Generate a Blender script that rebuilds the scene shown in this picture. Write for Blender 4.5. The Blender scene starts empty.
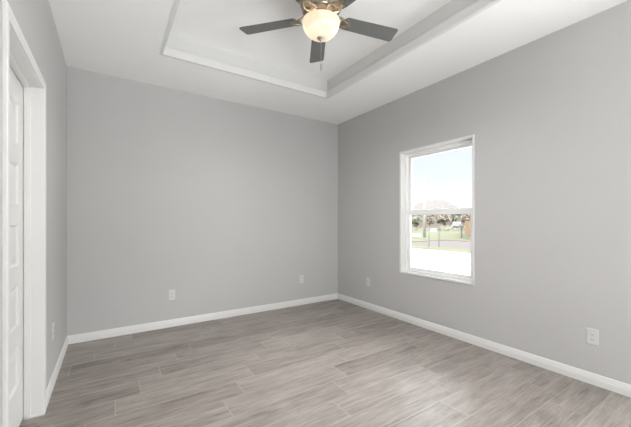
import bpy, bmesh, math, random
from mathutils import Vector, Matrix, noise

# ------------------------------------------------------------------ camera, world, lights, exposure
SC = bpy.context.scene
COL = SC.collection
random.seed(7)

CX, CY, CZ = 0.356, 0.0, 1.205
cam_d = bpy.data.cameras.new('camera')
cam_d.sensor_width = 36.0
cam_d.lens = 312.6 / 631 * 36.0
cam_d.shift_y = 8.5 / 631
cam_d.clip_start = 0.02
cam_d.clip_end = 600
cam = bpy.data.objects.new('camera', cam_d)
COL.objects.link(cam)
cam.location = (CX, CY, CZ)
cam.rotation_euler = (math.radians(90), 0, math.radians(-33.32))
SC.camera = cam

SC.view_settings.view_transform = 'Standard'
SC.view_settings.look = 'None'
SC.view_settings.gamma = 1.0
SC.view_settings.use_curve_mapping = False
SC.view_settings.exposure = 0.14

def build_world():
    w = bpy.data.worlds.new('sky')
    SC.world = w
    w.use_nodes = True
    nt = w.node_tree
    nt.nodes.clear()
    N = nt.nodes.new
    out = N('ShaderNodeOutputWorld')
    bg = N('ShaderNodeBackground')
    tc = N('ShaderNodeTexCoord')
    sep = N('ShaderNodeSeparateXYZ')
    ramp = N('ShaderNodeValToRGB')
    nt.links.new(tc.outputs['Generated'], sep.inputs[0])
    nt.links.new(sep.outputs['Z'], ramp.inputs[0])
    cr = ramp.color_ramp
    cr.elements[0].position = 0.0
    cr.elements[0].color = (1.03, 1.01, 0.98, 1)
    cr.elements[1].position = 1.0
    cr.elements[1].color = (6.5, 6.9, 7.5, 1)
    for p, c in ((0.085, (1.03, 1.03, 1.02, 1)), (0.12, (0.95, 1.00, 1.03, 1)),
                 (0.20, (0.89, 0.955, 1.00, 1)), (0.27, (0.90, 0.96, 1.00, 1)),
                 (0.38, (16.0, 16.1, 16.4, 1))):
        e = cr.elements.new(p)
        e.color = c
    # thin high cloud streaks
    mp = N('ShaderNodeMapping')
    mp.inputs['Scale'].default_value = (2.0, 2.0, 14.0)
    nz = N('ShaderNodeTexNoise')
    nz.inputs['Scale'].default_value = 2.2
    nz.inputs['Detail'].default_value = 5
    nt.links.new(tc.outputs['Generated'], mp.inputs[0])
    nt.links.new(mp.outputs[0], nz.inputs['Vector'])
    mr = N('ShaderNodeMapRange')
    mr.inputs['From Min'].default_value = 0.5
    mr.inputs['From Max'].default_value = 0.75
    mr.inputs['To Max'].default_value = 0.6
    nt.links.new(nz.outputs[0], mr.inputs[0])
    mix = N('ShaderNodeMix')
    mix.data_type = 'RGBA'
    nt.links.new(mr.outputs[0], mix.inputs[0])
    nt.links.new(ramp.outputs[0], mix.inputs[6])
    mix.inputs[7].default_value = (1.04, 1.04, 1.04, 1)
    nt.links.new(mix.outputs[2], bg.inputs['Color'])
    bg.inputs['Strength'].default_value = 1.0
    nt.links.new(bg.outputs[0], out.inputs[0])
build_world()

def light(name, kind, loc, energy, color=(1, 1, 1), direction=None, **kw):
    d = bpy.data.lights.new(name, kind)
    d.energy = energy
    d.color = color
    for k, v in kw.items():
        setattr(d, k, v)
    o = bpy.data.objects.new(name, d)
    COL.objects.link(o)
    o.location = loc
    if direction is not None:
        o.rotation_euler = Vector(direction).to_track_quat('-Z', 'Y').to_euler()
    return o

# sun stands behind the house, lights the street side only
light('sun', 'SUN', (-20, -12, 30), 8.0, (1.0, 0.97, 0.92), (0.62, 0.30, -0.72), angle=0.02)
# added fill lamp, unseen, shining in through the opening behind the camera
light('rear_fill_light', 'AREA', (0.95, -2.9, 0.55), 205, (0.99, 0.995, 0.995), (0, 1, 2.4),
      shape='RECTANGLE', size=2.0, size_y=1.6)
# added fill lamp outside an unseen opening in the right wall, behind the camera
light('right_fill_light', 'AREA', (3.66, -0.35, 1.05), 44, (0.97, 0.985, 1.0), (-1, 0.75, 0.8),
      shape='RECTANGLE', size=1.2, size_y=1.6)

# ------------------------------------------------------------------ materials
def mat(name, color=(0.8, 0.8, 0.8), rough=0.6, metal=0.0, spec=0.5, noise_amt=0.0, noise_scale=8.0,
        bump=0.0, bump_scale=200.0, stretch=(1, 1, 1), coat=0.0):
    m = bpy.data.materials.new(name)
    m.use_nodes = True
    nt = m.node_tree
    b = nt.nodes['Principled BSDF']
    b.inputs['Base Color'].default_value = (*color, 1)
    b.inputs['Roughness'].default_value = rough
    b.inputs['Metallic'].default_value = metal
    b.inputs['Specular IOR Level'].default_value = spec
    b.inputs['Coat Weight'].default_value = coat
    tc = nt.nodes.new('ShaderNodeTexCoord')
    mp = nt.nodes.new('ShaderNodeMapping')
    mp.inputs['Scale'].default_value = stretch
    nt.links.new(tc.outputs['Object'], mp.inputs[0])
    if noise_amt > 0:
        nz = nt.nodes.new('ShaderNodeTexNoise')
        nz.inputs['Scale'].default_value = noise_scale
        nz.inputs['Detail'].default_value = 6
        nt.links.new(mp.outputs[0], nz.inputs['Vector'])
        r = nt.nodes.new('ShaderNodeMapRange')
        r.inputs['From Min'].default_value = 0.25
        r.inputs['From Max'].default_value = 0.75
        r.inputs['To Min'].default_value = 1 - noise_amt
        r.inputs['To Max'].default_value = 1 + noise_amt
        nt.links.new(nz.outputs[0], r.inputs[0])
        mx = nt.nodes.new('ShaderNodeVectorMath')
        mx.operation = 'SCALE'
        mx.inputs[0].default_value = color
        nt.links.new(r.outputs[0], mx.inputs['Scale'])
        nt.links.new(mx.outputs[0], b.inputs['Base Color'])
    if bump > 0:
        nz2 = nt.nodes.new('ShaderNodeTexNoise')
        nz2.inputs['Scale'].default_value = bump_scale
        nz2.inputs['Detail'].default_value = 3
        nt.links.new(mp.outputs[0], nz2.inputs['Vector'])
        bp = nt.nodes.new('ShaderNodeBump')
        bp.inputs['Strength'].default_value = bump
        bp.inputs['Distance'].default_value = 0.002
        nt.links.new(nz2.outputs[0], bp.inputs['Height'])
        nt.links.new(bp.outputs[0], b.inputs['Normal'])
    return m

M = {}
M['wall'] = mat('grey_wall_paint', (0.525, 0.523, 0.517), 0.75, spec=0.25, noise_amt=0.012, noise_scale=2.5, bump=0.06, bump_scale=140)
M['ceiling'] = mat('ceiling_paint', (0.94, 0.94, 0.93), 0.85, spec=0.2, noise_amt=0.008, noise_scale=3, bump=0.06, bump_scale=120)
M['riser'] = mat('darkened_riser_ceiling_paint', (0.68, 0.685, 0.675), 0.8, spec=0.2, noise_amt=0.008, noise_scale=3)  # ceiling paint in a greyer tone; the risers' shade is put into the colour
M['trim'] = mat('white_trim_paint', (0.75, 0.75, 0.738), 0.42, spec=0.4, noise_amt=0.008)
M['door'] = mat('white_door_paint', (0.749, 0.749, 0.737), 0.42, spec=0.4, noise_amt=0.01)
M['vinyl'] = mat('white_window_vinyl', (0.90, 0.905, 0.90), 0.38, spec=0.4, noise_amt=0.006)
M['gasket'] = mat('dark_grey_gasket', (0.12, 0.12, 0.12), 0.6, noise_amt=0.05)
M['plastic'] = mat('white_outlet_plastic', (0.64, 0.64, 0.625), 0.35, noise_amt=0.008)
M['slot'] = mat('outlet_slot_dark', (0.06, 0.06, 0.06), 0.6, noise_amt=0.05)
M['screw'] = mat('screw_metal', (0.62, 0.62, 0.60), 0.35, metal=1.0, noise_amt=0.05)
M['brass'] = mat('antique_brushed_brass', (0.39, 0.335, 0.262), 0.28, metal=1.0, noise_amt=0.12, noise_scale=30, stretch=(1, 1, 12))
M['brass_dark'] = mat('dark_bronze_vent', (0.10, 0.085, 0.07), 0.45, metal=0.7, noise_amt=0.1)
M['nickel'] = mat('brushed_nickel', (0.56, 0.52, 0.46), 0.32, metal=1.0, noise_amt=0.08, noise_scale=40)
M['blade'] = mat('grey_fan_blade', (0.140, 0.142, 0.138), 0.32, spec=0.5, noise_amt=0.10, noise_scale=9, stretch=(1.5, 22, 1))

def bowl_material():
    m = bpy.data.materials.new('lit_alabaster_glass')
    m.use_nodes = True
    nt = m.node_tree
    nt.nodes.clear()
    N = nt.nodes.new
    out = N('ShaderNodeOutputMaterial')
    tc = N('ShaderNodeTexCoord')
    nz = N('ShaderNodeTexNoise')
    nz.inputs['Scale'].default_value = 7
    nz.inputs['Detail'].default_value = 5
    nz.inputs['Distortion'].default_value = 1.2
    nt.links.new(tc.outputs['Object'], nz.inputs['Vector'])
    rp = N('ShaderNodeValToRGB')
    rp.color_ramp.elements[0].position = 0.3
    rp.color_ramp.elements[0].color = (0.80, 0.70, 0.58, 1)
    rp.color_ramp.elements[1].position = 0.7
    rp.color_ramp.elements[1].color = (0.95, 0.89, 0.80, 1)
    nt.links.new(nz.outputs[0], rp.inputs[0])
    tr = N('ShaderNodeBsdfTranslucent')
    df = N('ShaderNodeBsdfDiffuse')
    gl = N('ShaderNodeBsdfGlossy')
    gl.inputs['Roughness'].default_value = 0.15
    nt.links.new(rp.outputs[0], tr.inputs[0])
    nt.links.new(rp.outputs[0], df.inputs[0])
    m1 = N('ShaderNodeMixShader')
    m1.inputs[0].default_value = 0.45
    nt.links.new(tr.outputs[0], m1.inputs[1])
    nt.links.new(df.outputs[0], m1.inputs[2])
    m2 = N('ShaderNodeMixShader')
    m2.inputs[0].default_value = 0.05
    nt.links.new(m1.outputs[0], m2.inputs[1])
    nt.links.new(gl.outputs[0], m2.inputs[2])
    em = N('ShaderNodeEmission')
    em.inputs['Strength'].default_value = 0.08
    nt.links.new(rp.outputs[0], em.inputs[0])
    ad = N('ShaderNodeAddShader')
    nt.links.new(m2.outputs[0], ad.inputs[0])
    nt.links.new(em.outputs[0], ad.inputs[1])
    nt.links.new(ad.outputs[0], out.inputs[0])
    return m
M['bowl'] = bowl_material()

def glass_material():
    m = bpy.data.materials.new('window_glass')
    m.use_nodes = True
    nt = m.node_tree
    nt.nodes.clear()
    N = nt.nodes.new
    out = N('ShaderNodeOutputMaterial')
    t = N('ShaderNodeBsdfTransparent')
    t.inputs[0].default_value = (0.975, 0.985, 0.98, 1)
    g = N('ShaderNodeBsdfGlossy')
    g.inputs['Roughness'].default_value = 0.02
    fr = N('ShaderNodeFresnel')
    fr.inputs['IOR'].default_value = 1.35
    mx = N('ShaderNodeMixShader')
    nt.links.new(fr.outputs[0], mx.inputs[0])
    nt.links.new(t.outputs[0], mx.inputs[1])
    nt.links.new(g.outputs[0], mx.inputs[2])
    nt.links.new(mx.outputs[0], out.inputs[0])
    return m
M['glass'] = glass_material()

def floor_material():
    """wood look porcelain planks 0.92 x 0.2015 m, laid along x, each row stepped by 0.155 m"""
    m = bpy.data.materials.new('wood_look_tile_planks')
    m.use_nodes = True
    nt = m.node_tree
    b = nt.nodes['Principled BSDF']
    L = nt.links.new
    N = nt.nodes.new
    def math_(op, a, c=None):
        n = N('ShaderNodeMath')
        n.operation = op
        for i, v in enumerate((a, c)):
            if v is None:
                continue
            if isinstance(v, (int, float)):
                n.inputs[i].default_value = v
            else:
                L(v, n.inputs[i])
        return n.outputs[0]
    tc = N('ShaderNodeTexCoord')
    sp = N('ShaderNodeSeparateXYZ')
    L(tc.outputs['Object'], sp.inputs[0])
    X, Y = sp.outputs[0], sp.outputs[1]
    W, LEN, STEP = 0.2015, 0.92, 0.155
    ry = math_('DIVIDE', math_('SUBTRACT', Y, 2.306), W)
    row = math_('FLOOR', ry)
    fy = math_('SUBTRACT', ry, row)
    rx = math_('DIVIDE', math_('SUBTRACT', math_('SUBTRACT', X, 0.384), math_('MULTIPLY', row, STEP)), LEN)
    colm = math_('FLOOR', rx)
    fx = math_('SUBTRACT', rx, colm)
    # distance to the joint in metres
    dy = math_('MULTIPLY', math_('MINIMUM', fy, math_('SUBTRACT', 1.0, fy)), W)
    dx = math_('MULTIPLY', math_('MINIMUM', fx, math_('SUBTRACT', 1.0, fx)), LEN)
    dj = math_('MINIMUM', dx, dy)
    g = N('ShaderNodeMapRange')
    g.inputs['From Min'].default_value = 0.0012
    g.inputs['From Max'].default_value = 0.0026
    g.inputs['To Min'].default_value = 1.0
    g.inputs['To Max'].default_value = 0.0
    L(dj, g.inputs[0])
    grout = g.outputs[0]
    idv = N('ShaderNodeCombineXYZ')
    L(row, idv.inputs[0])
    L(colm, idv.inputs[1])
    wn = N('ShaderNodeTexWhiteNoise')
    wn.noise_dimensions = '3D'
    L(idv.outputs[0], wn.inputs['Vector'])
    # grain coordinates, shifted plank by plank
    off = N('ShaderNodeVectorMath')
    off.operation = 'MULTIPLY_ADD'
    L(wn.outputs['Color'], off.inputs[0])
    off.inputs[1].default_value = (37, 23, 11)
    L(tc.outputs['Object'], off.inputs[2])
    def grain(scale, st, det=6, dist=0.6):
        mp = N('ShaderNodeMapping')
        mp.inputs['Scale'].default_value = st
        L(off.outputs[0], mp.inputs[0])
        n = N('ShaderNodeTexNoise')
        n.inputs['Scale'].default_value = scale
        n.inputs['Detail'].default_value = det
        n.inputs['Roughness'].default_value = 0.70
        n.inputs['Distortion'].default_value = dist
        L(mp.outputs[0], n.inputs['Vector'])
        return n.outputs[0]
    g1 = grain(3.6, (0.7, 7.0, 1), 6, 0.3)
    g2 = grain(12.0, (0.45, 8.0, 1), 8, 0.2)
    g3 = grain(2.2, (1.0, 2.2, 1), 4, 0.8)
    s = math_('ADD', math_('MULTIPLY', g1, 0.36), math_('ADD', math_('MULTIPLY', g2, 0.40), math_('MULTIPLY', g3, 0.24)))
    s = math_('ADD', math_('MULTIPLY', math_('SUBTRACT', s, 0.5), 1.25), 0.5)
    s = math_('ADD', s, math_('MULTIPLY', math_('SUBTRACT', wn.outputs['Value'], 0.5), 0.10))
    rp = N('ShaderNodeValToRGB')
    e = rp.color_ramp.elements
    e[0].position = 0.30
    e[0].color = (0.112, 0.093, 0.081, 1)
    e[1].position = 0.70
    e[1].color = (0.435, 0.398, 0.367, 1)
    k = e.new(0.44)
    k.color = (0.246, 0.216, 0.197, 1)
    k = e.new(0.55)
    k.color = (0.326, 0.292, 0.268, 1)
    L(s, rp.inputs[0])
    mx = N('ShaderNodeMix')
    mx.data_type = 'RGBA'
    gv = math_('MULTIPLY', grout, 0.6)
    L(gv, mx.inputs[0])
    L(rp.outputs[0], mx.inputs[6])
    mx.inputs[7].default_value = (0.50, 0.475, 0.44, 1)
    L(mx.outputs[2], b.inputs['Base Color'])
    rr = N('ShaderNodeMapRange')
    rr.inputs['To Min'].default_value = 0.36
    rr.inputs['To Max'].default_value = 0.52
    L(g2, rr.inputs[0])
    L(rr.outputs[0], b.inputs['Roughness'])
    b.inputs['Specular IOR Level'].default_value = 0.45
    bp = N('ShaderNodeBump')
    bp.inputs['Strength'].default_value = 0.35
    bp.inputs['Distance'].default_value = 0.002
    h = math_('SUBTRACT', math_('MULTIPLY', g2, 0.35), grout)
    L(h, bp.inputs['Height'])
    L(bp.outputs[0], b.inputs['Normal'])
    return m
M['floor'] = floor_material()

# outdoors
M['concrete'] = mat('pale_concrete', (0.72, 0.71, 0.69), 0.9, noise_amt=0.05, noise_scale=1.2)
M['lawn'] = mat('dry_lawn', (0.060, 0.062, 0.038), 1.0, spec=0.1, noise_amt=0.18, noise_scale=0.6)
M['asphalt'] = mat('pale_asphalt', (0.056, 0.049, 0.049), 0.95, spec=0.1, noise_amt=0.06, noise_scale=1.0)
M['verge'] = mat('tan_dirt_verge', (0.074, 0.061, 0.042), 1.0, spec=0.1, noise_amt=0.12, noise_scale=1.0)
M['stucco'] = mat('pink_beige_stucco', (0.109, 0.090, 0.082), 0.95, spec=0.1, noise_amt=0.05)
M['stucco_tan'] = mat('tan_stucco', (0.120, 0.109, 0.093), 0.95, spec=0.1, noise_amt=0.05)
M['roof'] = mat('pale_shingle_roof', (0.082, 0.077, 0.073), 0.95, spec=0.1, noise_amt=0.06)
M['pane'] = mat('dark_house_window', (0.10, 0.11, 0.12), 0.2, noise_amt=0.05)
M['bark'] = mat('grey_bark', (0.120, 0.103, 0.087), 0.95, spec=0.1, noise_amt=0.2)
M['leaf'] = mat('dusty_green_leaves', (0.136, 0.136, 0.101), 0.9, spec=0.1, noise_amt=0.25, noise_scale=3)
M['leaf_tan'] = mat('tan_winter_leaves', (0.186, 0.162, 0.135), 0.9, spec=0.1, noise_amt=0.25, noise_scale=3)
M['pole'] = mat('white_pole_paint', (0.174, 0.172, 0.168), 0.7, noise_amt=0.04)
M['fence'] = mat('orange_cedar_boards', (0.142, 0.087, 0.049), 0.85, spec=0.15, noise_amt=0.15, noise_scale=2, stretch=(6, 6, 0.5))
M['car_white'] = mat('white_car_paint', (0.62, 0.62, 0.62), 0.25, noise_amt=0.01, coat=0.5)
M['car_silver'] = mat('silver_car_paint', (0.032, 0.032, 0.036), 0.3, noise_amt=0.01, coat=0.5)
M['tyre'] = mat('tyre_rubber', (0.05, 0.05, 0.05), 0.9, noise_amt=0.05)
M['post'] = mat('weathered_post', (0.070, 0.060, 0.054), 0.9, noise_amt=0.15)

# ------------------------------------------------------------------ helpers
def obj(name, bm, material, parent=None, smooth=False, bevel=0.0, segs=2):
    me = bpy.data.meshes.new(name)
    bmesh.ops.recalc_face_normals(bm, faces=bm.faces[:])
    bm.to_mesh(me)
    bm.free()
    if isinstance(material, (list, tuple)):
        for q in material:
            me.materials.append(q)
    else:
        me.materials.append(material)
    if smooth:
        for p in me.polygons:
            p.use_smooth = True
    o = bpy.data.objects.new(name, me)
    COL.objects.link(o)
    if parent is not None:
        o.parent = parent
    if bevel > 0:
        md = o.modifiers.new('bevel', 'BEVEL')
        md.width = bevel
        md.segments = segs
        md.limit_method = 'ANGLE'
        md.angle_limit = math.radians(40)
    return o

def tag(o, label=None, cat=None, group=None, kind=None):
    if label:
        o['label'] = label
    if cat:
        o['category'] = cat
    if group:
        o['group'] = group
    if kind:
        o['kind'] = kind
    return o

def struct(name, bm, material, parent=None, **kw):
    o = obj(name, bm, material, parent, **kw)
    if parent is None:
        o['kind'] = 'structure'
    return o

def empty(name, loc, rz=0.0):
    o = bpy.data.objects.new(name, None)
    COL.objects.link(o)
    o.location = loc
    o.rotation_euler = (0, 0, rz)
    o.empty_display_size = 0.1
    return o

def copy_tree(o, parent=None):
    c = o.copy()
    COL.objects.link(c)
    c.parent = parent
    for ch in list(o.children):
        copy_tree(ch, c)
    return c

def box(bm, x0, x1, y0, y1, z0, z1):
    vs = [bm.verts.new((x, y, z)) for z in (z0, z1) for y in (y0, y1) for x in (x0, x1)]
    for f in ((0, 2, 3, 1), (4, 5, 7, 6), (0, 1, 5, 4), (2, 6, 7, 3), (0, 4, 6, 2), (1, 3, 7, 5)):
        bm.faces.new([vs[i] for i in f])
    return vs

def boxes(*bs):
    bm = bmesh.new()
    for q in bs:
        box(bm, *q)
    return bm

def lathe(bm, prof, n=48, c=(0, 0)):
    rings = []
    for r, z in prof:
        if r < 1e-5:
            rings.append([bm.verts.new((c[0], c[1], z))])
        else:
            rings.append([bm.verts.new((c[0] + r * math.cos(2 * math.pi * i / n), c[1] + r * math.sin(2 * math.pi * i / n), z)) for i in range(n)])
    for a, b in zip(rings, rings[1:]):
        for i in range(n):
            j = (i + 1) % n
            if len(a) == 1 and len(b) == 1:
                continue
            if len(a) == 1:
                bm.faces.new((a[0], b[i], b[j]))
            elif len(b) == 1:
                bm.faces.new((a[i], a[j], b[0]))
            else:
                bm.faces.new((a[i], a[j], b[j], b[i]))
    return bm

def tube(bm, pts, radii, n=8, cap=True):
    pts = [Vector(p) for p in pts]
    rings = []
    for i, p in enumerate(pts):
        d = (pts[min(i + 1, len(pts) - 1)] - pts[max(i - 1, 0)]).normalized()
        up = Vector((0, 0, 1)) if abs(d.z) < 0.9 else Vector((1, 0, 0))
        a = d.cross(up).normalized()
        b = d.cross(a).normalized()
        r = radii[i] if isinstance(radii, (list, tuple)) else radii
        rings.append([bm.verts.new(p + (a * math.cos(2 * math.pi * k / n) + b * math.sin(2 * math.pi * k / n)) * r) for k in range(n)])
    for A, B in zip(rings, rings[1:]):
        for i in range(n):
            j = (i + 1) % n
            bm.faces.new((A[i], A[j], B[j], B[i]))
    if cap:
        bm.faces.new(rings[0][::-1])
        bm.faces.new(rings[-1])
    return bm

def prism(bm, outline, z0, z1):
    lo = [bm.verts.new((x, y, z0)) for x, y in outline]
    hi = [bm.verts.new((x, y, z1)) for x, y in outline]
    n = len(outline)
    for i in range(n):
        j = (i + 1) % n
        bm.faces.new((lo[i], lo[j], hi[j], hi[i]))
    bm.faces.new(lo[::-1])
    bm.faces.new(hi)

def sweep_profile(bm, prof, a, b, inward):
    """prof: (distance from the wall, height); from point a to b along the wall; inward = unit normal into the room"""
    A = [bm.verts.new((a[0] + inward[0] * d, a[1] + inward[1] * d, z)) for d, z in prof]
    B = [bm.verts.new((b[0] + inward[0] * d, b[1] + inward[1] * d, z)) for d, z in prof]
    n = len(prof)
    for i in range(n):
        j = (i + 1) % n
        bm.faces.new((A[i], A[j], B[j], B[i]))
    bm.faces.new(A[::-1])
    bm.faces.new(B)

# ------------------------------------------------------------------ room shell
RW, RD, RY0, RH = 3.355, 3.921, -1.0, 2.740     # width, back wall, rear wall, ceiling
T = 0.12
DY0, DY1, DZ = 1.752, 2.586, 2.052               # rough door opening in the left wall
WY0, WY1, WZ0, WZ1 = 1.722, 2.645, 0.592, 2.056  # window opening in the right wall
WT = 0.15                                        # right wall thickness

struct('floor', boxes((-0.6, RW + WT, -3.2, RD + T, -0.12, 0.0)), M['floor'])
struct('wall_back', boxes((-T, RW + WT, RD, RD + T, 0, 3.05)), M['wall'])
struct('wall_left', boxes((-T, 0, RY0 - T, DY0, 0, 3.05), (-T, 0, DY1, RD, 0, 3.05), (-T, 0, DY0, DY1, DZ, 3.05)), M['wall'])
struct('wall_right', boxes((RW, RW + WT, RY0 - T, -0.81, 0, 3.05), (RW, RW + WT, 0.11, WY0, 0, 3.05), (RW, RW + WT, WY1, RD, 0, 3.05),
                           (RW, RW + WT, -0.81, 0.11, 0, WZ0), (RW, RW + WT, -0.81, 0.11, WZ1, 3.05),  # unseen opening behind the camera, added for the right fill lamp
                           (RW, RW + WT, WY0, WY1, 0, WZ0), (RW, RW + WT, WY0, WY1, WZ1, 3.05)), M['wall'])
# unseen rear wall; its wide opening is added to let the fill lamp in
struct('wall_rear', boxes((0, 0.3, RY0 - T, RY0, 0, 3.05), (3.15, RW, RY0 - T, RY0, 0, 3.05), (0.3, 3.15, RY0 - T, RY0, 2.3, 3.05)), M['wall'])
struct('wall_sun_block', boxes((-T, RW + WT, -3.2, -3.08, 0, 3.05), (-T, 0, -3.08, RY0 - T, 0, 3.05), (RW, RW + WT, -3.08, RY0 - T, 0, 3.05)), M['wall'])  # unseen walls added to keep the sun out of the rear opening

TX0, TX1, TY0, TY1, TZ = 0.733, 2.617, 0.713, 3.175, 2.957
struct('ceiling', boxes((-T, TX0, -3.2, RD + T, RH, 3.15), (TX1, RW + WT, -3.2, RD + T, RH, 3.15),
                        (TX0, TX1, -3.2, TY0, RH, 3.15), (TX0, TX1, TY1, RD + T, RH, 3.15),
                        (TX0, TX1, TY0, TY1, TZ, 3.15)), M['ceiling'])
# risers of the tray
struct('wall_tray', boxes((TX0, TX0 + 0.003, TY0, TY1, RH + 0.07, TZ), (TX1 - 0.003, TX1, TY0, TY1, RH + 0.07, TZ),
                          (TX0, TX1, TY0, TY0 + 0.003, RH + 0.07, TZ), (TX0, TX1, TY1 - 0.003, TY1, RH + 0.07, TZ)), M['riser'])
# white board that lines the lower edge of the tray
def ring_trim():
    bm = bmesh.new()
    w = 0.030
    prof = [(0.0, RH - 0.004), (w - 0.003, RH - 0.004), (w, RH - 0.001), (w, RH + 0.066), (w - 0.008, RH + 0.078), (w - 0.016, RH + 0.083), (0.0, RH + 0.083)]
    cor = [(TX0, TY0, 1, 1), (TX1, TY0, -1, 1), (TX1, TY1, -1, -1), (TX0, TY1, 1, -1)]
    rings = [[bm.verts.new((x + sx * d, y + sy * d, z)) for d, z in prof] for x, y, sx, sy in cor]
    n = len(prof)
    for k in range(4):
        A, B = rings[k], rings[(k + 1) % 4]
        for i in range(n):
            j = (i + 1) % n
            bm.faces.new((A[i], A[j], B[j], B[i]))
    return bm
struct('trim_1', ring_trim(), M['trim'])

# baseboards
BP = [(0, 0), (0.014, 0), (0.014, 0.046), (0.0115, 0.050), (0.0115, 0.060), (0.009, 0.064), (0.008, 0.074), (0.004, 0.081), (0, 0.083)]
def baseboard(name, a, b, inward):
    bm = bmesh.new()
    sweep_profile(bm, BP, a, b, inward)
    struct(name, bm, M['trim'])
baseboard('baseboard_back', (0, RD), (RW, RD), (0, -1))
baseboard('baseboard_right', (RW, RY0), (RW, RD), (-1, 0))
bm = bmesh.new()
sweep_profile(bm, BP, (0, 2.619), (0, RD), (1, 0))
sweep_profile(bm, BP, (0, RY0), (0, 1.716), (1, 0))
struct('baseboard_left', bm, M['trim'])

# ------------------------------------------------------------------ left door: casing, jamb, slab, saddle
def casing():
    """flat casing with an eased inner step, three sides of the opening"""
    bm = bmesh.new()
    yi0, yi1, zi = 1.766, 2.570, 2.040          # inner edge of the casing
    prof = [(0.0, 0.0), (0.0, 0.008), (0.003, 0.011), (0.018, 0.013), (0.021, 0.015), (0.045, 0.015), (0.049, 0.012), (0.049, 0.0)]  # (outwards, off the wall)
    path = [(yi0, 0.0, -1, 0), (yi0, zi, -1, 1), (yi1, zi, 1, 1), (yi1, 0.0, 1, 0)]
    rings = [[bm.verts.new((t, y + sy * w, z + sz * w)) for w, t in prof] for y, z, sy, sz in path]
    n = len(prof)
    for A, B in zip(rings, rings[1:]):
        for i in range(n):
            j = (i + 1) % n
            bm.faces.new((A[i], A[j], B[j], B[i]))
    bm.faces.new(rings[0][::-1])
    bm.faces.new(rings[-1])
    return bm
struct('trim_2', casing(), M['trim'])

door = empty('door_1', (-0.09, 2.175, 0))
door['kind'] = 'structure'
def dloc(x0, x1, y0, y1, z0, z1):
    return (x0 + 0.09, x1 + 0.09, y0 - 2.175, y1 - 2.175, z0, z1)
JY0, JY1, JZ = 1.770, 2.568, 2.036
obj('jamb', boxes(dloc(-T - 0.004, 0.0, DY0, JY0, 0, DZ), dloc(-T - 0.004, 0.0, JY1, DY1, 0, DZ), dloc(-T - 0.004, 0.0, JY0, JY1, JZ, DZ)), M['trim'], door, bevel=0.001)
obj('door_stop', boxes(dloc(-0.083, -0.050, JY0, JY0 + 0.011, 0.012, JZ), dloc(-0.083, -0.050, JY1 - 0.011, JY1, 0.012, JZ),
                       dloc(-0.083, -0.050, JY0 + 0.011, JY1 - 0.011, JZ - 0.011, JZ)), M['trim'], door, bevel=0.004, segs=3)
def slab():
    bm = bmesh.new()
    x1 = -0.0855
    y0, y1, z0, z1 = JY0 + 0.003, JY1 - 0.003, 0.016, JZ - 0.003
    fx = x1 + 0.09
    Y = lambda y: y - 2.175
    py0, py1 = y0 + 0.115, y1 - 0.115
    rows = [(0.262 + 0.347 * k, 0.262 + 0.347 * k + 0.232) for k in range(5)]
    # frame of stiles and rails
    zs = [z0] + [v for r in rows for v in r] + [z1]
    b = lambda a0, a1, c0, c1, d0, d1: box(bm, a0 + 0.09, a1 + 0.09, Y(c0), Y(c1), d0, d1)
    b(-0.1205, x1, y0, py0, z0, z1)
    b(-0.1205, x1, py1, y1, z0, z1)
    for k in range(0, len(zs), 2):
        b(-0.1205, x1, py0, py1, zs[k], zs[k + 1])
    # raised panels: sunk groove, then a sloped field
    for a, c in rows:
        lev = [(0.0, 0.0), (0.012, -0.010), (0.022, -0.010), (0.050, -0.003)]
        rings = []
        for ins, dx in lev:
            rings.append([bm.verts.new((fx + dx, Y(yy), zz)) for yy, zz in ((py0 + ins, a + ins), (py1 - ins, a + ins), (py1 - ins, c - ins), (py0 + ins, c - ins))])
        for A, B in zip(rings, rings[1:]):
            for i in range(4):
                j = (i + 1) % 4
                bm.faces.new((A[i], A[j], B[j], B[i]))
        bm.faces.new(rings[-1])
    return bm
obj('door_slab', slab(), M['door'], door)
struct('trim_3', boxes((-0.083, 0.016, JY1 - 0.010, JY1 + 0.002, 0.0, 0.016)), M['trim'], bevel=0.004)
struct('trim_4', boxes((-0.083, 0.016, JY0 - 0.002, JY0 + 0.010, 0.0, 0.016)), M['trim'], bevel=0.004)
# closed space behind the door
struct('wall_closet', boxes((-0.60, -0.50, 1.5, 2.85, 0, 2.5), (-0.50, -T, 1.5, 1.6, 0, 2.5), (-0.50, -T, 2.75, 2.85, 0, 2.5), (-0.50, -T, 1.6, 2.75, 2.4, 2.5)), M['wall'])

# ------------------------------------------------------------------ window in the right wall
win = empty('window_1', (RW, (WY0 + WY1) / 2, WZ0))
win['kind'] = 'structure'
wc = (WY0 + WY1) / 2
hw = (WY1 - WY0) / 2
WH = WZ1 - WZ0
def frame_boxes(x0, x1, y0, y1, z0, z1, w, wb=None, wt=None):
    wb = w if wb is None else wb
    wt = w if wt is None else wt
    return [(x0, x1, y0, y0 + w, z0, z1), (x0, x1, y1 - w, y1, z0, z1), (x0, x1, y0 + w, y1 - w, z0, z0 + wb), (x0, x1, y0 + w, y1 - w, z1 - wt, z1)]
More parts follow.
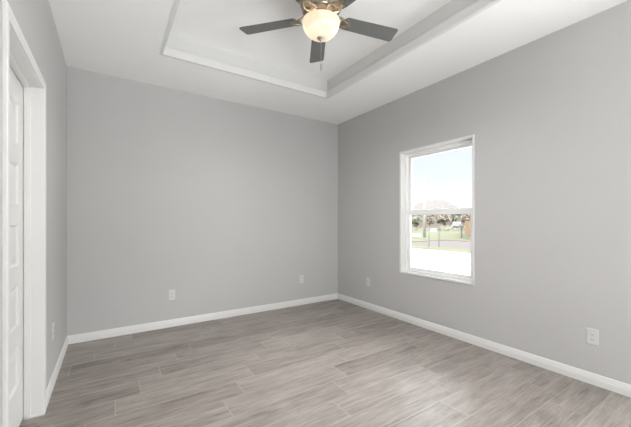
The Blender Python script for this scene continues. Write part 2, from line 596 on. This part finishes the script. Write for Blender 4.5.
# thin white liner around the reveal with a narrow lip proud of the wall
obj('reveal_liner', boxes(*frame_boxes(-0.010, 0.060, -hw, hw, 0, WH, 0.010)), M['trim'], win, bevel=0.002)
obj('inner_lip', boxes(*frame_boxes(-0.012, 0.000, -hw - 0.012, hw + 0.012, -0.012, WH + 0.012, 0.020)), M['trim'], win, bevel=0.003)
obj('outer_frame', boxes(*frame_boxes(0.060, WT, -hw, hw, 0, WH, 0.036, 0.030, 0.036)), M['vinyl'], win, bevel=0.003)
obj('frame_track', boxes(*frame_boxes(0.085, 0.092, -hw + 0.036, hw - 0.036, 0.030, WH - 0.036, 0.012)), M['vinyl'], win, bevel=0.001)
ZM = 1.320 - WZ0
lower = obj('lower_sash', boxes(*frame_boxes(0.070, 0.098, -hw + 0.037, hw - 0.037, 0.031, ZM + 0.030, 0.040, 0.034, 0.062)), M['vinyl'], win, bevel=0.004)
obj('gasket', boxes(*frame_boxes(0.076, 0.079, -hw + 0.075, hw - 0.075, 0.063, ZM - 0.030, 0.004)), M['gasket'], lower)
obj('glass_pane', boxes((0.083, 0.087, -hw + 0.074, hw - 0.074, 0.062, ZM - 0.029)), M['glass'], lower)
upper = obj('upper_sash', boxes(*frame_boxes(0.104, 0.130, -hw + 0.037, hw - 0.037, ZM - 0.015, WH - 0.037, 0.034, 0.048, 0.034)), M['vinyl'], win, bevel=0.004)
obj('glass_pane', boxes((0.115, 0.119, -hw + 0.068, hw - 0.068, ZM + 0.031, WH - 0.069)), M['glass'], upper)
lk = bmesh.new()
box(lk, 0.074, 0.096, -0.035, 0.035, ZM + 0.030, ZM + 0.036)
lathe(lk, [(0.0, ZM + 0.036), (0.011, ZM + 0.036), (0.010, ZM + 0.044), (0.0, ZM + 0.045)], 16, (0.085, 0.0))
box(lk, 0.079, 0.090, -0.004, 0.030, ZM + 0.040, ZM + 0.045)
obj('sash_lock', lk, M['vinyl'], win)

# ------------------------------------------------------------------ ceiling fan with light
FX, FY = 1.684, 1.944
fan = empty('ceiling_fan', (FX, FY, TZ))
tag(fan, 'five blade brass ceiling fan with lit bowl hanging from the tray ceiling', 'ceiling fan')
Z = lambda z: z - TZ
bm = lathe(bmesh.new(), [(0, Z(2.957)), (0.105, Z(2.957)), (0.112, Z(2.945)), (0.108, Z(2.905)), (0.085, Z(2.880)), (0, Z(2.880))])
obj('canopy', bm, M['brass'], fan, smooth=True)
bm = lathe(bmesh.new(), [(0.0, Z(2.884)), (0.085, Z(2.884)), (0.128, Z(2.872)), (0.146, Z(2.850)), (0.150, Z(2.825)), (0.146, Z(2.800)), (0.138, Z(2.795)),
                         (0.138, Z(2.788)), (0.142, Z(2.784)), (0.130, Z(2.765)), (0.105, Z(2.752)), (0.0, Z(2.752))])
housing = obj('motor_housing', bm, M['brass'], fan, smooth=True)
for k in range(10):
    vs_ = obj('vent_slot', boxes((0.140, 0.1515, -0.020, 0.020, Z(2.812), Z(2.842))), M['brass_dark'], housing)
    vs_.rotation_euler = (0, 0, 2 * math.pi * k / 10 + 0.2)
bm = lathe(bmesh.new(), [(0.0, Z(2.753)), (0.070, Z(2.753)), (0.072, Z(2.735)), (0.066, Z(2.722)), (0.030, Z(2.716)), (0.022, Z(2.705)), (0.022, Z(2.640)), (0.012, Z(2.632)), (0.008, Z(2.590)), (0.0, Z(2.590))])
obj('light_fitter', bm, M['brass'], fan, smooth=True)
prof = []
R0, DEP = 0.1385, 0.118
for i in range(19):
    t = i / 18 * math.pi / 2
    prof.append((R0 * (math.cos(t) ** 0.86), Z(2.705) - DEP * math.sin(t)))
prof[-1] = (0.0, Z(2.705) - DEP)
prof = [(R0 - 0.006, Z(2.716)), (R0 + 0.001, Z(2.712))] + prof
bowl = obj('light_bowl', lathe(bmesh.new(), prof, 64), M['bowl'], fan, smooth=True)
zb = 2.705 - DEP
bm = lathe(bmesh.new(), [(0, Z(zb + 0.003)), (0.030, Z(zb + 0.006)), (0.033, Z(zb - 0.001)), (0.024, Z(zb - 0.008)), (0.009, Z(zb - 0.012)), (0.010, Z(zb - 0.017)), (0.005, Z(zb - 0.022)), (0, Z(zb - 0.023))], 24)
obj('finial', bm, M['nickel'], bowl, smooth=True)
# pull chain of small beads with a fob
bm = bmesh.new()
zc = zb - 0.023
chx = 0.0
while zc > 2.400:
    bmesh.ops.create_icosphere(bm, subdivisions=1, radius=0.0021, matrix=Matrix.Translation((chx, 0, Z(zc))))
    zc -= 0.0040
tube(bm, [(chx, 0, Z(zb - 0.02)), (chx, 0, Z(2.395))], 0.0009, 6)
chain = obj('pull_chain', bm, M['nickel'], fan, smooth=True)
bm = lathe(bmesh.new(), [(0, Z(2.400)), (0.0028, Z(2.398)), (0.0045, Z(2.388)), (0.0052, Z(2.362)), (0.0046, Z(2.348)), (0.0, Z(2.344))], 14, (chx, 0))
obj('chain_fob', bm, M['nickel'], chain, smooth=True)

def blade_outline():
    r0, r1 = 0.185, 0.655
    w0, w1 = 0.118, 0.138
    pts = []
    def corner(cx, cy, rad, a0, a1, n=5):
        for i in range(n + 1):
            a = math.radians(a0 + (a1 - a0) * i / n)
            pts.append((cx + rad * math.cos(a), cy + rad * math.sin(a)))
    q = 0.022
    corner(r1 - q, w1 / 2 - q, q, 0, 90)[0:0] if False else None
    pts.clear()
    corner(r1 - 0.006 - q, -w1 / 2 + q, q, -90, -4)
    corner(r1 - q, w1 / 2 - q, q, 2, 90)
    corner(r0 + 0.03, w0 / 2 - 0.03, 0.03, 90, 180)
    corner(r0 + 0.03, -w0 / 2 + 0.03, 0.03, 180, 270)
    return pts
ZBL = Z(2.745)
def make_blade(angle):
    # left-hand edge (seen looking outwards) hangs lower
    bm = bmesh.new()
    prism(bm, blade_outline(), -0.003, 0.003)
    pitch = Matrix.Rotation(math.radians(-10), 4, 'X')
    for v in bm.verts:
        v.co = pitch @ v.co
    b = obj('blade', bm, M['blade'], fan, bevel=0.0015)
    b.location = (0, 0, ZBL)
    b.rotation_euler = (0, 0, angle)
    # blade bracket: two scrolled arms from the motor that meet on a plate under the blade
    bk = bmesh.new()
    for s in (-1, 1):
        pts = [(0.085, 0.018 * s, 0.012), (0.115, 0.040 * s, 0.004), (0.150, 0.046 * s, -0.006), (0.185, 0.030 * s, -0.009), (0.215, 0.014 * s, -0.008)]
        tube(bk, pts, [0.010, 0.009, 0.008, 0.008, 0.006], 8)
    prism(bk, [(0.168 , -0.040), (0.200, -0.052), (0.228, -0.036), (0.246, 0.0), (0.228, 0.036), (0.200, 0.052), (0.168, 0.040), (0.160, 0.0)], -0.010, -0.0035)
    for px, py in ((0.205, -0.030), (0.205, 0.030), (0.230, 0.0)):
        lathe(bk, [(0, -0.0135), (0.005, -0.012), (0.006, -0.010), (0, -0.0095)], 10, (px, py))
    for v in bk.verts:
        f = min(1.0, max(0.0, (v.co.x - 0.09) / 0.08))
        v.co = Matrix.Rotation(math.radians(-10) * f, 4, 'X') @ v.co
    obj('blade_bracket', bk, M['brass'], b, smooth=False, bevel=0.0015)
FWD = math.radians(90 - 33.32)           # direction the camera looks, as an angle from +x
for k in range(5):
    make_blade(FWD + math.radians(2.8) + 2 * math.pi * k / 5)

# bulbs inside the bowl; added unseen lamp below the fob replaces the bowl's downlight
light('under_fan_fill_light', 'AREA', (FX, FY, 2.338), 22, (1.0, 0.975, 0.945), (0, 0.0001, -1), shape='DISK', size=0.22)
for s in (-1, 1):
    light('fan_bulb', 'POINT', (FX + 0.045 * s, FY - 0.025 * s, 2.690), 0.34, (1.0, 0.86, 0.70), shadow_soft_size=0.022)

# ------------------------------------------------------------------ wall outlets
def make_outlet():
    """duplex receptacle, face towards -y"""
    r = empty('electrical_outlet', (0, 0, 0))
    bm = bmesh.new()
    lev = [(0.0355, 0.0585, 0.0), (0.0355, 0.0585, -0.003), (0.0325, 0.0555, -0.0055), (0.0, 0.0, -0.0055)]
    rings = [[bm.verts.new((sx * a, y, sz * b)) for sx, sz in ((-1, -1), (1, -1), (1, 1), (-1, 1))] for a, b, y in lev[:3]]
    for A, B in zip(rings, rings[1:]):
        for i in range(4):
            j = (i + 1) % 4
            bm.faces.new((A[i], A[j], B[j], B[i]))
    bm.faces.new(rings[-1])
    bm.faces.new(rings[0][::-1])
    obj('cover_plate', bm, M['plastic'], r)
    for s in (-1, 1):
        zc = 0.0195 * s
        bm = bmesh.new()
        out = []
        for i in range(24):
            a = 2 * math.pi * i / 24
            out.append((0.0172 * math.cos(a), max(-0.0135, min(0.0135, 0.0172 * math.sin(a)))))
        lo = [bm.verts.new((x, -0.0050, zc + z)) for x, z in out]
        hi = [bm.verts.new((x * 0.97, -0.0078, zc + z * 0.97)) for x, z in out]
        for i in range(24):
            j = (i + 1) % 24
            bm.faces.new((lo[i], lo[j], hi[j], hi[i]))
        bm.faces.new(hi)
        rec = obj('receptacle', bm, M['plastic'], r)
        bm = bmesh.new()
        box(bm, -0.0080, -0.0058, -0.0082, -0.0070, zc - 0.002, zc + 0.007)
        box(bm, 0.0058, 0.0080, -0.0082, -0.0070, zc - 0.001, zc + 0.006)
        for i in range(1):
            tube(bm, [(0, -0.0070, zc - 0.0075), (0, -0.0082, zc - 0.0075)], 0.0026, 10)
        obj('plug_slots', bm, M['slot'], rec)
    bm = bmesh.new()
    tube(bm, [(0, -0.0050, 0), (0, -0.0066, 0)], 0.0032, 12)
    obj('screw', bm, M['screw'], r)
    return r
outlet0 = make_outlet()
OUT = [((0.950, RD, 0.364), 0, 'white wall outlet on the back wall nearer its left end'),
       ((2.686, RD, 0.370), 0, 'white wall outlet on the back wall close to the far corner'),
       ((RW, 3.226, 0.370), -90, 'white wall outlet on the window wall between the window and the far corner'),
       ((RW, 0.811, 0.352), -90, 'large looking white wall outlet on the right wall nearest the camera'),
       ((0.0, 3.018, 0.392), 90, 'white wall outlet seen edge on beside the white door')]
for i, (p, a, lab) in enumerate(OUT):
    o = outlet0 if i == 0 else copy_tree(outlet0)
    o.location = p
    o.rotation_euler = (0, 0, math.radians(a))
    tag(o, lab, 'outlet', 'white outlets low on the walls')

# ------------------------------------------------------------------ outdoors
GZ = -0.25
S33, C33 = math.sin(math.radians(33.32)), math.cos(math.radians(33.32))
def at(u, d, z=GZ):
    """ground point seen at picture column u, d metres deep"""
    r = (u - 315.5) / 312.6 * d
    return Vector((CX + S33 * d + C33 * r, CY + C33 * d - S33 * r, z))
def depth_of(v):
    return (CZ - GZ) * 312.6 / (v - 222.0)

struct('ground', boxes((24.6, 260, -160, 260, GZ - 0.3, GZ - 0.01), (16.6, 24.6, 15.5, 260, GZ - 0.3, GZ - 0.01)), M['lawn'])
struct('driveway', boxes((RW + WT, 14.25, -60, 120, GZ - 0.3, GZ)), M['concrete'])
struct('grass_strip', boxes((14.25, 16.6, -60, 120, GZ - 0.3, GZ + 0.01)), M['lawn'])
struct('street', boxes((16.6, 23.2, -100, 15.5, GZ - 0.3, GZ - 0.04)), M['asphalt'])
struct('verge', boxes((23.2, 24.6, -100, 15.5, GZ - 0.3, GZ)), M['verge'])

# pole by the street
p = at(424.5, 27.0)
pole = empty('street_pole', p)
tag(pole, 'tall white pole standing by the street seen through the window', 'pole')
bm = bmesh.new()
tube(bm, [(0, 0, 0), (0, 0, 2.6), (0, 0, 5.4)], [0.11, 0.085, 0.055], 12)
obj('shaft', bm, M['pole'], pole, smooth=True)
bm = boxes((-0.16, 0.16, -0.16, 0.16, 0, 0.08))
obj('base_plate', bm, M['pole'], pole, bevel=0.02)

# houses across the lawn
def house(loc, rz, w, dep, h, rise, stucco, label, nwin):
    r = empty('house', loc, rz)
    tag(r, label, 'house')
    obj('house_wall', boxes((0, dep, -w / 2, w / 2, 0, h)), stucco, r)
    bm = bmesh.new()
    e = 0.6
    a = [bm.verts.new(q) for q in ((-e, -w / 2 - e, h), (dep + e, -w / 2 - e, h), (dep + e, w / 2 + e, h), (-e, w / 2 + e, h))]
    a2 = [bm.verts.new((v.co.x, v.co.y, h + 0.2)) for v in a]
    ridge = [bm.verts.new((dep / 2, -w / 2 + dep * 0.4, h + rise)), bm.verts.new((dep / 2, w / 2 - dep * 0.4, h + rise))]
    bm.faces.new(a[::-1])
    for i in range(4):
        j = (i + 1) % 4
        bm.faces.new((a[i], a[j], a2[j], a2[i]))
    bm.faces.new((a2[0], a2[1], ridge[0]))
    bm.faces.new((a2[1], a2[2], ridge[1], ridge[0]))
    bm.faces.new((a2[2], a2[3], ridge[1]))
    bm.faces.new((a2[3], a2[0], ridge[0], ridge[1]))
    obj('roof', bm, M['roof'], r)
    for k in range(nwin):
        y = -w / 2 + w * (k + 0.5) / nwin
        wf = obj('window', boxes(*frame_boxes(-0.06, 0.02, y - 0.75, y + 0.75, 1.0, 2.3, 0.1)), M['pole'], r)
        obj('pane', boxes((-0.02, 0.01, y - 0.65, y + 0.65, 1.1, 2.2)), M['pane'], wf)
    return r
house(at(424, 84), 0.1, 13, 9, 4.0, 3.4, M['stucco'], 'pink beige house with a pale hip roof behind the white pole outside', 4)
house(at(486, 86), 0.1, 13, 9, 3.4, 1.3, M['stucco_tan'], 'tan low house far across the lawn above the orange fence', 4)

# trees across the lawn
def tree(loc, h, cr, crown_z, leafmat, name, label, seed):
    rnd = random.Random(seed)
    r = empty(name, loc)
    tag(r, label, 'tree', 'trees across the street')
    bm = bmesh.new()
    tube(bm, [(0, 0, 0), (0.05, 0.02, crown_z * 0.6), (0, 0.08, h * 0.8)], [0.20, 0.15, 0.05], 8)
    for k in range(7):
        a = rnd.uniform(0, 6.28)
        z = crown_z * rnd.uniform(0.6, 1.1)
        l = cr * rnd.uniform(0.6, 0.9)
        tube(bm, [(0, 0.02, z), (math.cos(a) * l * 0.5, math.sin(a) * l * 0.5, z + l * 0.5), (math.cos(a) * l, math.sin(a) * l, z + l * 0.7)], [0.08, 0.05, 0.02], 6)
    obj('trunk', bm, M['bark'], r)
    bm = bmesh.new()
    for k in range(1500):
        d = Vector((rnd.gauss(0, 1), rnd.gauss(0, 1), rnd.gauss(0, 1))).normalized()
        q = rnd.uniform(0.35, 1.0) ** 0.5
        f = 0.75 + 0.5 * noise.noise(d * 1.8 + Vector((seed, 0, 0)))
        c = Vector((d.x * cr * q * f, d.y * cr * q * f, crown_z + (h - crown_z) * 0.45 + d.z * (h - crown_z) * 0.55 * q * f))
        s = rnd.uniform(0.12, 0.24)
        a = Vector((rnd.gauss(0, 1), rnd.gauss(0, 1), rnd.gauss(0, 1))).normalized()
        b = a.orthogonal().normalized()
        vs = [bm.verts.new(c + a * s), bm.verts.new(c + b * s * 0.6), bm.verts.new(c - a * s), bm.verts.new(c - b * s * 0.6)]
        bm.faces.new(vs)
    obj('foliage', bm, leafmat, r)
TREES = [(430, 55, 3.4, 1.2, 1.2, 'leaf_tan', 'bare_tree', 'tan thin leafed tree just right of the white pole outside'),
         (439, 66, 4.0, 1.5, 1.2, 'leaf', 'bushy_tree', 'dusty green tree second to the right of the white pole outside'),
         (444, 56, 3.4, 1.2, 1.2, 'leaf_tan', 'bare_tree', 'tan tree in front of the low house across the lawn'),
         (453, 76, 4.4, 1.6, 1.3, 'leaf', 'bushy_tree', 'grey green tree directly behind the silver car outside'),
         (466, 70, 3.8, 1.3, 1.2, 'leaf_tan', 'bare_tree', 'tan tree behind the orange fence outside'),
         (416.5, 59, 2.8, 1.2, 0.9, 'leaf', 'bushy_tree', 'small green tree in front of the pink house outside')]
for i, (u, d, h, cr, cz, lm, nm, lab) in enumerate(TREES):
    tree(at(u, d), h, cr, cz, M[lm], nm, lab, i + 3)
# low shrubs along the far edge of the lawn
def shrub(loc, w, h, lab, seed):
    rnd = random.Random(seed)
    bm = bmesh.new()
    for k in range(420):
        a = rnd.uniform(0, 6.28)
        q = rnd.random() ** 0.5
        top = h * (1 - q * q * 0.7)
        c = Vector((math.cos(a) * w * q, math.sin(a) * w * q, rnd.uniform(0.05, 1) * top))
        s = rnd.uniform(0.07, 0.14)
        n1 = Vector((rnd.gauss(0, 1), rnd.gauss(0, 1), rnd.gauss(0, 1))).normalized()
        n2 = n1.orthogonal().normalized()
        bm.faces.new([bm.verts.new(c + n1 * s), bm.verts.new(c + n2 * s * 0.6), bm.verts.new(c - n1 * s), bm.verts.new(c - n2 * s * 0.6)])
    o = obj('shrub', bm, M['leaf'])
    o.location = loc
    tag(o, lab, 'shrub', 'shrubs at the far edge of the lawn')
for i, (u, d, lab) in enumerate([(441, 54, 'low dark shrub left of the silver car outside'),
                                 (449, 51, 'low dark shrub touching the left of the silver car outside'),
                                 (462, 52, 'low dark shrub right of the silver car near the fence')]):
    shrub(at(u, d), 1.1, 0.95, lab, 40 + i)

# cars
def car(loc, rz, paint, label, L=4.4, W=1.75, H=1.45):
    r = empty('car', loc, rz)
    tag(r, label, 'car', None)
    bm = bmesh.new()
    side = [(-2.2, 0.35), (-2.2, 0.75), (-2.0, 0.88), (-1.2, 0.95), (1.55, 0.95), (2.1, 0.82), (2.2, 0.6), (2.2, 0.35)]
    A = [bm.verts.new((x, -W / 2, z)) for x, z in side]
    B = [bm.verts.new((x, W / 2, z)) for x, z in side]
    n = len(side)
    for i in range(n):
        j = (i + 1) % n
        bm.faces.new((A[i], A[j], B[j], B[i]))
    bm.faces.new(A[::-1])
    bm.faces.new(B)
    cabin = [(-1.5, 0.94), (-0.95, 1.40), (-0.7, H), (0.45, H), (0.8, 1.38), (1.4, 0.94)]
    A = [bm.verts.new((x, -W / 2 + (0.05 if z < 1 else 0.2), z)) for x, z in cabin]
    B = [bm.verts.new((x, W / 2 - (0.05 if z < 1 else 0.2), z)) for x, z in cabin]
    n = len(cabin)
    for i in range(n):
        j = (i + 1) % n
        bm.faces.new((A[i], A[j], B[j], B[i]))
    bm.faces.new(A[::-1])
    bm.faces.new(B)
    obj('body', bm, paint, r, bevel=0.05)
    for s in (-1, 1):
        g = bmesh.new()
        for x0, x1, q0, q1 in ((-1.2, -0.15, -0.85, -0.15), (-0.05, 1.1, -0.05, 0.6)):
            yb, yt = s * (W / 2 - 0.055), s * (W / 2 - 0.185)
            lo = [g.verts.new((x0, yb, 0.99)), g.verts.new((x1, yb, 0.99)), g.verts.new((q1, yt, 1.34)), g.verts.new((q0, yt, 1.34))]
            hi = [g.verts.new((v.co.x, v.co.y + s * 0.02, v.co.z)) for v in lo]
            for i in range(4):
                j = (i + 1) % 4
                g.faces.new((lo[i], lo[j], hi[j], hi[i]))
            g.faces.new(hi)
            g.faces.new(lo[::-1])
        obj('side_window', g, M['pane'], r)
        for x in (-1.35, 1.35):
            w = bmesh.new()
            tube(w, [(x, s * (W / 2 - 0.2), 0.32), (x, s * (W / 2 + 0.01), 0.32)], 0.32, 18)
            obj('wheel', w, M['tyre'], r)
PERP = math.radians(-33.32)
car(at(456.5, 62, GZ - 0.01), math.radians(90 - 33.32) - 0.42, M['car_silver'], 'small silver car parked beyond the lawn seen through the lower window pane')
for u, d, w, h, lab in ((433.5, 50, 0.85, 0.34, 'low white concrete block on the lawn just right of the white pole'),
                        (416.5, 32, 0.90, 0.24, 'low white concrete block on the grass at the left edge of the window view')):
    bm = bmesh.new()
    prism(bm, [(-w / 2, -0.2), (w / 2, -0.2), (w / 2, 0.2), (-w / 2, 0.2)], 0, h)
    for v in bm.verts:
        if v.co.z > 0.01:
            v.co.x *= 0.86
            v.co.y *= 0.8
    o = obj('concrete_block', bm, M['concrete'], bevel=0.03)
    o.location = at(u, d, GZ - 0.01)
    o.rotation_euler = (0, 0, PERP - 0.3)
    tag(o, lab, 'concrete block', 'concrete blocks on the lawn')

# orange board fence at the right of the view
fa, fb = at(465, 40), at(474.5, 25.5)
fd = (fb - fa)
fl = fd.length
fen = empty('board_fence', fa, math.atan2(fd.y, fd.x))
tag(fen, 'orange wooden board fence at the right edge of the window view', 'fence')
bm = bmesh.new()
x = 0.0
k = 0
while x < fl:
    box(bm, x, x + 0.135, -0.012, 0.012, 0.03, 1.55 + 0.02 * math.sin(k * 1.7))
    x += 0.145
    k += 1
obj('boards', bm, M['fence'], fen)
obj('rails', boxes((0, fl, 0.012, 0.05, 0.35, 0.44), (0, fl, 0.012, 0.05, 1.15, 1.24)), M['fence'], fen)

# thin posts on the near side of the street
def sign_post(u, d, h, label, board):
    r = empty('sign_post', at(u, d))
    tag(r, label, 'post', 'thin posts by the street')
    bm = bmesh.new()
    tube(bm, [(0, 0, 0), (0, 0, h)], 0.028, 8)
    obj('post', bm, M['post'], r)
    if board:
        o = obj('sign_board', boxes((-0.012, 0.012, -0.09, 0.09, h - 0.28, h)), M['post'], r)
        o.location = (-0.035, 0, 0)
sign_post(439, 18.2, 1.35, 'thin dark sign post near the street to the right of the white pole', True)
sign_post(429, 18.0, 0.8, 'short thin dark post on the grass strip just right of the white pole', False)
r = empty('mailbox', at(461.5, 28.5))
tag(r, 'small dark mailbox on a post in front of the orange fence', 'mailbox')
obj('post', boxes((-0.05, 0.05, -0.05, 0.05, 0, 0.95)), M['post'], r)
bm = bmesh.new()
pr = [(-0.11, 0.95), (0.11, 0.95), (0.11, 1.08)] + [(0.11 * math.cos(math.pi * i / 8), 1.08 + 0.11 * math.sin(math.pi * i / 8)) for i in range(1, 8)] + [(-0.11, 1.08)]
A = [bm.verts.new((-0.25, y, z)) for y, z in pr]
B = [bm.verts.new((0.25, y, z)) for y, z in pr]
for i in range(len(pr)):
    j = (i + 1) % len(pr)
    bm.faces.new((A[i], A[j], B[j], B[i]))
bm.faces.new(A[::-1])
bm.faces.new(B)
obj('mail_case', bm, M['post'], r)
